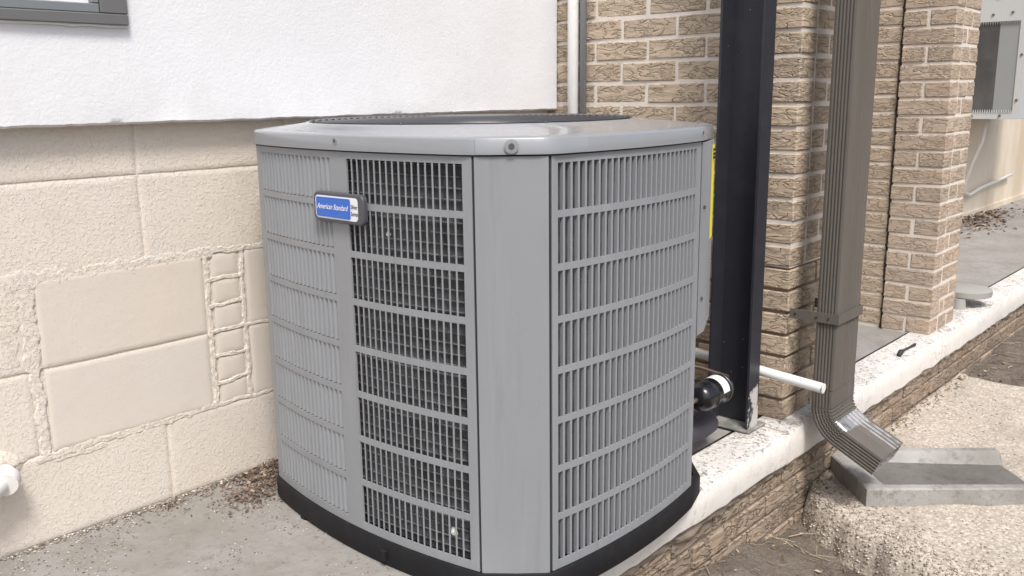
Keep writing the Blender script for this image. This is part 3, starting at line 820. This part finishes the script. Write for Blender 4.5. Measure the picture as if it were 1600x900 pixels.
# raised lip of the cover over the front corner
lipo = [p for p in off(oc, .0065) if p.x < 1.36 and p.y < -.915]
lipo.sort(key=lambda p: p.x - p.y * .9)
q0, q1 = Vector((1.1660, -.9205)), Vector((1.2640, -1.0300))
rows = []
for i, p in enumerate(lipo):
    nr = Vector((-.74, -.67)) if p.x < 1.27 else Vector((-.15, -1)); nr = nr.normalized(); e = .0016 * (1 - max(0, p.x - 1.27) / .10)
    rows.append([(p.x + nr.x * e, p.y + nr.y * e, .8808), (p.x + nr.x * e, p.y + nr.y * e, .9082), (p.x - nr.x * .003, p.y - nr.y * .003, .9112 + e), (p.x - nr.x * .016, p.y - nr.y * .016, .9128 + e * .5), (p.x - nr.x * .02, p.y - nr.y * .02, .8808)])
MB().loft(rows, caps=True).build('cover_lip', M['unit_top'], cov, smooth=True, autos=.9)
def screw(px, py, z, nx, ny, r=.0085, ringr=.013):
    nv = Vector((nx, ny, 0)).normalized(); p = Vector((px, py, z))
    s = MB().tube([p - nv * .003, p + nv * .0012], r * .72, 6).build('screw', M['screw'], cov)
    MB().tube([p - nv * .003, p + nv * .0003, p + nv * .0006], [ringr, ringr, ringr * .86], 20).build('dimple', M['unit_top'], s, smooth=True, autos=.5)
fm = q0.lerp(q1, .50); screw(fm.x - .0012, fm.y - .0012, .8955, -.74, -.67)
p, d, nr = at_side('L', s_of('L', 1, -.572)); screw(p.x - .0065, p.y, .899, nr.x, nr.y, .006, .008)
p, d, nr = at_side('R', .985); screw(p.x, p.y - .006, .898, nr.x, nr.y, .005, .006)
# fan guard
for i in range(20):
    r = .104 + i * .0139; z = .9375 - .0055 * ((r - .1) / .27) ** 2
    mbr = MB(); pts = [(CX + r * math.cos(2 * math.pi * k / 72), CY + r * math.sin(2 * math.pi * k / 72), z) for k in range(73)]
    mbr.tube(pts, .0017, 6, False).build('guard_ring', M['wire'], ac, smooth=True)
for k in range(8):
    a = math.pi / 8 + k * math.pi / 4
    MB().tube([(CX + .07 * math.cos(a), CY + .07 * math.sin(a), .9325), (CX + .373 * math.cos(a), CY + .373 * math.sin(a), .9315)], .003, 6).build('guard_spoke', M['wire'], ac, smooth=True)
def disc(r, z): return [(CX + r * math.cos(2 * math.pi * k / 40), CY + r * math.sin(2 * math.pi * k / 40), z) for k in range(40)]
MB().loft([disc(.100, .932), disc(.101, .9365), disc(.094, .9390), disc(.03, .9400), disc(.004, .9402)]).build('motor_cap', M['cap'], ac, smooth=True)
for k in range(3):
    a0 = k * 2.0944
    def bl(u, w):
        a = a0 + lerp(-.1, .85, u); r = lerp(.07, .35, w); return (CX + r * math.cos(a), CY + r * math.sin(a), .84 + .05 * u)
    MB().grid(bl, 6, 3).build('fan_blade', M['wire'], ac, smooth=True)

# control box cover and label on the far right corner
cb_pts = [(1.802, -1.0185), (1.86, -1.006), (1.915, -.984), (1.926, -.975), (1.930, -.962), (1.90, -.94), (1.81, -.995)]
cbx = MB().loft([ring3([Vector(p) for p in [(1.802, -1.0185), (1.85, -1.009), (1.868, -1.0), (1.868, -.98), (1.85, -.97), (1.84, -.975), (1.81, -1.0)]], .432), ring3([Vector(p) for p in cb_pts], .452), ring3([Vector(p) for p in cb_pts], .8765)]).build('control_cover', M['unit'], ac)
for z in (.729, .516):
    MB().tube([(1.8255, -1.008, z), (1.8235, -1.0165, z)], .0045, 8).build('screw', M['screw'], cbx)
lab = MB().loft([[(x_, -1.006 + (x_ - 1.86) * .4 - d_, z) for x_, d_ in ((q, .0012), (q + .031, .0012), (q + .031, .0002), (q, .0002))] for z, q in ((.648, 1.8795), (.866, 1.8830))]).build('warning_label', M['yellow'], cbx)
mb = MB()
for i, z in enumerate((.852, .842, .834)): mb.box((1.890, -.9965, z), (1.904, -.9875, z + .0055))
mb.build('label_print', M['ink'], lab)

# badge
def rrect(y0, y1, z0, z1, r, x, n=6):
    out = []
    for cy, cz, a0 in ((y1 - r, z1 - r, 0), (y0 + r, z1 - r, 90), (y0 + r, z0 + r, 180), (y1 - r, z0 + r, 270)):
        for k in range(n + 1):
            a = math.radians(a0 + 90 * k / n); out.append((x, cy + r * math.cos(a), cz + r * math.sin(a)))
    return out
def barrel(pts, yc, zc, hy, hz, b):   # slightly bowed long edges
    return [(x, y, zc + (z - zc) * (1 + b * (1 - ((y - yc) / hy) ** 2))) for x, y, z in pts]
BY0, BY1, BZ0, BZ1 = -.659, -.496, .7345, .7945
byc, bzc = (BY0 + BY1) / 2, (BZ0 + BZ1) / 2
def bshape(dy0, dy1, dz, r, xs, b=.10):
    return [barrel(rrect(BY0 + dy0, BY1 - dy1, BZ0 + dz, BZ1 - dz, r, x, 6), byc, bzc, .0815, .03, b) for x in xs]
badge = MB().loft(bshape(0, 0, 0, .012, (1.139, 1.1315)) + bshape(.0025, .0025, .0025, .010, (1.1285,))).build('badge', M['badge_dark'], ac, smooth=True, autos=.6)
MB().loft(bshape(.017, .009, .0075, .008, (1.1290, 1.1275), .08)).build('badge_plate', M['badge_white'], badge)
MB().loft([barrel(rrect(-.6195 + .0, -.5085, BZ0 + .0105, BZ1 - .0105, .004, x), byc, bzc, .0815, .03, .08) for x in (1.1276, 1.1265)]).build('badge_field', M['badge_blue'], badge)
def text(body, size, y_left, z, x, mat, shear=0.0, sx=1.0, name='lettering', off_=0.0):
    cu = bpy.data.curves.new('t', 'FONT'); cu.body = body; cu.size = size; cu.shear = shear; cu.extrude = .0002; cu.resolution_u = 3; cu.offset = off_
    o = bpy.data.objects.new('t', cu); COL.objects.link(o)
    dg = bpy.context.evaluated_depsgraph_get(); dg.update()
    me = bpy.data.meshes.new_from_object(o.evaluated_get(dg)); bpy.data.objects.remove(o)
    vs_ = [(x - v.co.z, y_left - v.co.x * sx, z + v.co.y) for v in me.vertices]; fs = [tuple(p.vertices) for p in me.polygons]
    bpy.data.meshes.remove(me); return mesh(name, vs_, fs, mat, badge)
text('American Standard', .0158, -.5115, .7608, 1.1260, M['badge_text'], .38, .82)
text('Silver', .0120, -.6215, .7665, 1.1269, M['badge_grey_text'], 0, .78)
text('Series', .0120, -.6215, .7525, 1.1269, M['badge_grey_text'], 0, .78)

# ============================================================ POST, PIPES, DRIER
po = thing('steel_post', (2.36, -.82, 0), 'black painted steel channel post standing on the kerb in front of brick', 'post')
X0, X1_, YN, YF = 2.330, 2.392, -.888, -.753; T = .007
prof = [(X1_, YF), (X0, YF), (X0, YF - T), (X1_ - T, YF - T - .004), (X1_ - T, YN + T + .004), (X0, YN + T), (X0, YN), (X1_, YN)]
MB().loft([ring3([Vector(p) for p in prof], .0135), ring3([Vector(p) for p in prof], 2.6)]).build('channel', M['post'], po)
MB().box((2.316, -.900, .0062), (2.425, -.742, .0135), .002).build('base_plate', M['plate'], po)
pv = thing('condensate_pipe', (2.44, -.85, .165), 'white plastic pipe running behind the post and out past the brick corner', 'pipe')
mb = MB(); mb.tube([(2.440, -.45, .195), (2.440, -1.064, .150)], .0150, 18, False)
o1 = mb.build('pipe', M['pvc'], pv, smooth=True)
e0 = Vector((2.440, -1.064, .150)); dv = Vector((0, -.614, -.045)).normalized()
MB().tube([e0 - dv * .004, e0, e0 + dv * .0005, e0 - dv * .02], [.0150, .0150, .0122, .0122], 18, True).build('pipe_end', M['pvc'], o1)

dr = thing('filter_drier', (2.09, -.90, .19), 'glossy black canister with white label on the refrigerant line beside the post', 'canister')
ax = Vector((.999, 0, .03)).normalized()
def along(t): return Vector((2.030, -.900, .193)) + ax * t
MB().tube([along(t) for t in (-.018, -.010, .004, .02, .034, .036, .040, .042, .10, .102, .106, .108, .122, .133, .138)],
          [.012, .030, .0375, .0385, .0385, .0405, .0405, .0385, .0385, .0405, .0405, .0385, .034, .02, .009], 28).build('body', M['drier'], dr, smooth=True, autos=.9)
rows = []
for t in (.060, .092):
    c = along(t); rows.append([(c.x, c.y + .0391 * math.cos(a), c.z + .0391 * math.sin(a)) for a in [math.radians(q) for q in range(35, 176, 7)]])
MB().loft(rows, caps=False, closed=False).build('paper_label', M['badge_white'], dr, smooth=True)
MB().tube([along(.1015), along(.1025), along(.1055), along(.1065)], [.0408, .0412, .0412, .0408], 28).build('rim', M['screw'], dr, smooth=True)
MB().tube([along(-.012), along(-.035), along(-.07) + Vector((0, .01, -.012)), along(-.12) + Vector((0, .04, -.02))], [.0075, .0055, .0055, .0055], 10).build('liquid_line', M['copper'], dr, smooth=True)
MB().tube([along(.13), along(.16), along(.20) + Vector((0, .03, 0)), along(.22) + Vector((0, .12, .0)), along(.22) + Vector((0, .5, .0))], .0055, 10).build('liquid_line', M['copper'], dr, smooth=True)
ins = MB().tube([(1.85, -.80, .10), (1.93, -.835, .09), (2.02, -.853, .080), (2.10, -.858, .076), (2.165, -.85, .074), (2.20, -.82, .07), (2.215, -.77, .066), (2.22, -.70, .06), (2.22, -.2, .06)], .031, 18).build('insulated_line', M['foam'], origin=(2.1, -.85, .05), smooth=True)
setp(ins, 'thick dark foam insulated line lying low beside the post base', 'insulated pipe')

c1 = MB().tube([(2.462, -.133, .0), (2.462, -.133, 2.6)], .0185, 16).build('conduit', M['pvc'], origin=(2.462, -.133, 0), smooth=True); setp(c1, 'white vertical pipe fixed to the brick beside the stucco edge', 'pipe')
c2 = MB().tube([(2.474, -.166, .0), (2.474, -.166, 2.6)], .0115, 12).build('conduit', M['pipe_grey'], origin=(2.474, -.166, 0), smooth=True); setp(c2, 'thin grey vertical conduit right of the white pipe', 'pipe')
c3 = MB().tube([(2.484, -.107, .0), (2.484, -.107, 1.0), (2.484, -.1045, 1.2), (2.484, -.106, 2.6)], .0055, 8).build('cable', M['cable_red'], origin=(2.484, -.107, 0), smooth=True); setp(c3, 'thin dark red cable running up left of the white pipe', 'cable')

# ============================================================ DOWNSPOUT
ds = thing('downspout', (2.57, -1.04, -.08), 'brown ribbed rectangular metal downspout with a pleated elbow at its foot', 'downspout')
DX0, DX1, DYB, DYF = 2.486, 2.650, -1.008, -1.073
def ds_section():
    """list of (a,b): a along X 0..W, b depth 0 (back) .. D (front)"""
    W, D_ = DX1 - DX0, DYB - DYF; r = .007; out = []
    def ribs(L_, m0, cnt, amp):
        pts = [(m0 * .6, 0)]
        st = (L_ - 2 * m0) / cnt
        for i in range(cnt):
            a = m0 + i * st
            pts += [(a + st * .12, 0), (a + st * .34, -amp), (a + st * .66, -amp), (a + st * .88, 0)]
        return pts + [(L_ - m0 * .6, 0)]
    for s, d in ribs(D_ - 2 * r, .002, 5, .0028): out.append((0 - d, r + s))                 # -X face, back to front
    out += [(.002, D_ - .002)]
    fr = [(.010, 0)] + [(.052 + q[0], q[1]) for q in ribs(W - 2 * r - .052, .004, 4, .0045)]
    for s, d in fr: out.append((r + s, D_ + d))                                               # front face
    out += [(W - .002, D_ - .002)]
    for s, d in ribs(D_ - 2 * r, .002, 5, .0028)[::-1]: out.append((W + d, r + s))            # +X face
    out += [(W - .002, .002)]
    out += [(W - r, 0), (r, 0), (.002, .002)]
    return out
SEC = ds_section(); DD = DYB - DYF
rings = [[(DX0 + a, DYB - b, z) for a, b in SEC] for z in (2.6, 1.2, .40, .1305)]
MB().loft(rings).build('pipe', M['downspout'], ds, smooth=True, autos=math.radians(22))
# elbow: sweep in the plane X = const around a centre on the front side
RB = .130; yc_, zc_ = DYB - RB, .082
rings = []
def place(th, ext=0.0, puff=0.0, flare=0.0):
    out = []
    for a, b in SEC:
        fb = b / DD
        bb = b + puff * fb; rad = RB - bb
        y = yc_ + rad * math.cos(th); z = zc_ - rad * math.sin(th)
        y += -math.sin(th) * ext; z += -math.cos(th) * ext
        aa = a + (flare if a > .08 else -flare) + puff * .5 * (1 if a > .08 else -1) * 0
        out.append((DX0 + aa, y, z))
    return out
rings.append([(x, y, .130) for x, y, z in place(0, 0, 0, .0022)])
rings.append([(x, y, .112) for x, y, z in place(0, 0, 0, .0022)])
NP = 8; TH = math.radians(64)
for i in range(NP):
    t0 = TH * i / NP; t1 = TH * (i + 1) / NP
    rings.append(place(lerp(t0, t1, .10), 0, .0005, .0016)); rings.append(place(lerp(t0, t1, .62), 0, -.0006, .0016)); rings.append(place(lerp(t0, t1, .70), 0, -.0050, .0014)); rings.append(place(lerp(t0, t1, .92), 0, -.0050, .0014))
for e in (.004, .06, .132): rings.append(place(TH, e, 0, .0015))
elb = MB().loft(rings, caps=False).build('elbow', M['downspout'], ds, smooth=True, autos=math.radians(28))
inner = []
cxm = (DX0 + DX1) / 2
for r_ in (place(TH, .1318), place(TH, .02), place(TH * .6, 0)):
    c = Vector((sum(p[0] for p in r_) / len(r_), sum(p[1] for p in r_) / len(r_), sum(p[2] for p in r_) / len(r_)))
    inner.append([tuple(c + (Vector(p) - c) * .965) for p in r_])
MB().loft([rings[-1]] + inner, caps=False).build('elbow_lining', M['ds_in'], elb, smooth=True)
# strap
mb = MB(); z0, z1 = .331, .360
for a, b in [((DX0 - .0055, -1.0785, z0), (DX0 - .0032, -.930, z1)), ((DX0 - .0032, -1.0785, z0), (DX1 + .004, -1.0762, z1)), ((DX1 + .0042, -1.0785, z0), (DX1 + .0064, -.93, z1))]: mb.box(a, b)
st = mb.build('strap', M['downspout'], ds)
for y, z in [(-.948, .346), (-1.012, .344), (-1.048, .345)]: MB().tube([(DX0 - .004, y, z), (DX0 - .0075, y, z)], .0035, 8).build('rivet', M['screw'], st)

# ============================================================ SPLASH BLOCK
sb = thing('splash_block', (2.9, -1.2, -.24), 'grey concrete splash block with raised rim under the downspout outlet', 'splash block')
A = Vector((2.812, -.925)); U = Vector((-.702, -.712)); Vv = Vector((.684, -.7295)); W_, L_ = .325, .575
def sbp(u, v_, z): p = A + U * u + Vv * v_; return (p.x, p.y, z)
zb, zt = -.242, -.181
def zc(u, v_):   # height of top surface
    rim = min(u, W_ - u); e = sstep((rim - .030) / .028); back = sstep((v_ - .040) / .05)
    k = e * back
    fl = lerp(-.205, -.232, v_ / L_)
    rimz = zt - .010 * (v_ / L_)
    return lerp(rimz, fl, k) + .0015 * fbm(u, v_, 0, 30)
us = sorted(set([0, .004, .025, .03, .035, .042, .05, .058, .066] + [.08 + i * .0165 for i in range(11)] + [W_ - q for q in (0, .004, .025, .03, .035, .042, .05, .058, .066)]))
vvs = sorted(set([0, .004, .03, .04, .052, .065, .08, .09] + [.1 + i * .019 for i in range(25)] + [L_ - .004, L_]))
def jit(u, v_): return .0015 * nz(u * 3, v_ * 3, 2, 12)
vt = [sbp(u + jit(u, w), w + jit(w, u), zc(u, w) - (.004 if (u in (0, W_) or w in (0, L_)) else 0)) for u in us for w in vvs]; n = len(vvs)
ft = [(i * n + k, (i + 1) * n + k, (i + 1) * n + k + 1, i * n + k + 1) for i in range(len(us) - 1) for k in range(n - 1)]
per = [i * n for i in range(len(us))] + [(len(us) - 1) * n + k for k in range(1, n)] + [i * n + n - 1 for i in range(len(us) - 2, -1, -1)] + [k for k in range(n - 2, 0, -1)]
b0 = len(vt)
for i in per: vt.append((vt[i][0], vt[i][1], zb))
for i in range(len(per)):
    k = (i + 1) % len(per); ft.append((per[i], b0 + i, b0 + k, per[k]))
body = mesh('block_body', vt, ft, M['splash'], sb, smooth=True, autos=math.radians(40))
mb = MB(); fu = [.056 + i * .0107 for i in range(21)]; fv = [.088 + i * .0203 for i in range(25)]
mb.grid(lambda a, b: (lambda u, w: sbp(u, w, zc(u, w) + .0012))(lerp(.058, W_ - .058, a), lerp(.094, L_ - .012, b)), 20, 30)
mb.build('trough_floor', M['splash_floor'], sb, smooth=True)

# ============================================================ SMALL THINGS
vc_ = thing('vent_cap', (4.36, -.86, 0), 'small grey round capped vent standing on the kerb behind the brick pier', 'vent cap')
MB().tube([(4.36, -.872, .003), (4.36, -.872, .05)], [.034, .030], 18).build('stem', M['vent'], vc_, smooth=True, autos=.7)
MB().tube([(4.46, -.872, .050), (4.46, -.872, .054), (4.46, -.872, .078), (4.46, -.872, .083)], [.105, .112, .112, .104], 26).build('cap', M['vent'], vc_, smooth=True, autos=.7)
sc_ = MB().tube([(3.40, -.948, .012), (3.44, -.940, .013), (3.47, -.936, .011), (3.53, -.938, .010), (3.585, -.942, .011), (3.60, -.940, .010)], [.008, .011, .005, .004, .006, .003], 8).build('metal_scrap', M['rust'], origin=(3.5, -.94, .004), smooth=True)
setp(sc_, 'small dark wrench-like scrap lying on the white kerb top', 'scrap')

rl = random.Random(21)
def flake(mb, p, r, flat=.35):
    a = rl.uniform(0, 6.28); t = rl.uniform(-flat, flat); ux = Vector((math.cos(a), math.sin(a), t)); uy = Vector((-math.sin(a), math.cos(a), rl.uniform(-flat, flat))) * rl.uniform(.3, .6)
    p = Vector(p); mb.add([p - ux * r, p + uy * r * .8 + Vector((0, 0, r * .25)), p + ux * r, p - uy * r, p + Vector((0, 0, r * .2))], [(0, 4, 1), (4, 2, 1), (0, 3, 4), (4, 3, 2)])
def twig(mb, p, l, r, lift=.15):
    a = rl.uniform(0, 6.28); d = Vector((math.cos(a), math.sin(a), rl.uniform(-.02, lift))); p = Vector(p); b = Vector((-d.y, d.x, 0)) * rl.uniform(-.2, .2)
    mb.tube([p, p + d * l * .5 + b * l, p + d * l], [r, r, r * .6], 4, False)
# litter on the slab by the wall
mb = MB()
for i in range(900):   # pile against the wall by the unit
    t = abs(rl.gauss(0, .5)); x = rl.gauss(1.29, .075); y = -.012 - abs(rl.gauss(0, .06)); z = .004 + max(0, .020 * (1 - abs(x - 1.31) / .14) * (1 + y / .13)) * rl.random()
    flake(mb, (x, y, z), rl.uniform(.003, .010), .6)
for i in range(420):
    x = rl.gauss(1.19, .07); y = -.10 - abs(rl.gauss(0, .07)); flake(mb, (x, y, .003), rl.uniform(.002, .006))
for i in range(900):
    t = rl.random(); x = lerp(1.33, 1.10, t) + rl.gauss(0, .03); y = lerp(-.03, -.16, t) + rl.gauss(0, .03)
    if y > -.005: continue
    flake(mb, (x, y, .004 + .01 * rl.random() * (1 - t)), rl.uniform(.002, .008), .5)
for i in range(60): twig(mb, (rl.gauss(1.25, .08), -.02 - abs(rl.gauss(0, .08)), .005), rl.uniform(.015, .05), .0012)
for i in range(230):
    x = rl.gauss(.98, .09); y = -.01 - abs(rl.gauss(0, .035)); flake(mb, (x, y, .002), rl.uniform(.0015, .005))
for i in range(30): twig(mb, (rl.gauss(1.0, .09), -.02 - abs(rl.gauss(0, .03)), .004), rl.uniform(.012, .035), .001)
setp(mb.build('leaf_litter', M['litter'], origin=(1.2, -.1, 0)), 'brown dead leaf litter heaped on the slab along the block wall', 'leaf litter', kind='stuff')
mb = MB(); rs = random.Random(8)
for i in range(3200):
    x = rs.uniform(.55, 1.25); y = -abs(rs.gauss(0, .40)) - .003
    if y < -.84: continue
    if fbm(x, y, 0, 5) < .10 and rs.random() < .93: continue
    pebble(mb, (x, y, .001), rs.choice((.001, .0012, .0018, .0025)))
for i in range(500):
    x = rs.uniform(.6, 1.2); pebble(mb, (x, -.002 - abs(rs.gauss(0, .012)), .002), rs.uniform(.0012, .004))
setp(mb.build('floor_grit', M['grit'], origin=(1, -.2, 0)), 'fine grit and sand scattered over the porch slab', 'grit', kind='stuff')
# straw, leaves and clods on the soil
mb = MB()
for i in range(520):
    x = rl.uniform(1.6, 2.6); y = rl.uniform(-1.6, -.975)
    if x > pad_edge(y) + .02: continue
    z = ground_z(x, y) + .006
    (twig(mb, (x, y, z), rl.uniform(.02, .09), rl.uniform(.0006, .0016), .3) if rl.random() < .55 else flake(mb, (x, y, z), rl.uniform(.005, .016), .7))
for i in range(500):
    x = rl.uniform(4.15, 5.6); y = rl.uniform(-2.0, -.98); z = ground_z(x, y) + .004
    (twig(mb, (x, y, z), rl.uniform(.02, .08), rl.uniform(.0008, .002), .2) if rl.random() < .5 else flake(mb, (x, y, z), rl.uniform(.005, .015), .5))
for i in range(260):
    x = rl.uniform(2.55, 4.1); y = -.975 - abs(rl.gauss(0, .03)); flake(mb, (x, y, -.232 + rl.uniform(0, .008)), rl.uniform(.004, .012), .7)
for i in range(26):
    x = rl.uniform(2.6, 4.0); y = rl.uniform(-1.7, -1.1); flake(mb, (x, y, -.230), rl.uniform(.004, .010), .2)
setp(mb.build('dry_straw', M['straw'], origin=(2.2, -1.2, -.28)), 'dry straw, twigs and leaf scraps lying on the bare soil', 'dry straw', kind='stuff')
# sweepings by the far wall
mb = MB()
for i in range(500):
    x = rl.gauss(7.35, .5); y = -.03 - abs(rl.gauss(0, .13)); flake(mb, (x, y, .004 + .05 * rl.random() * max(0, 1 - abs(x - 7.3) / .9) * max(0, 1 + y / .3)), rl.uniform(.01, .03), .6)
setp(mb.build('leaf_heap', M['litter'], origin=(7.3, -.1, 0)), 'low dark heap of leaves at the foot of the far cream wall', 'leaf heap', kind='stuff')
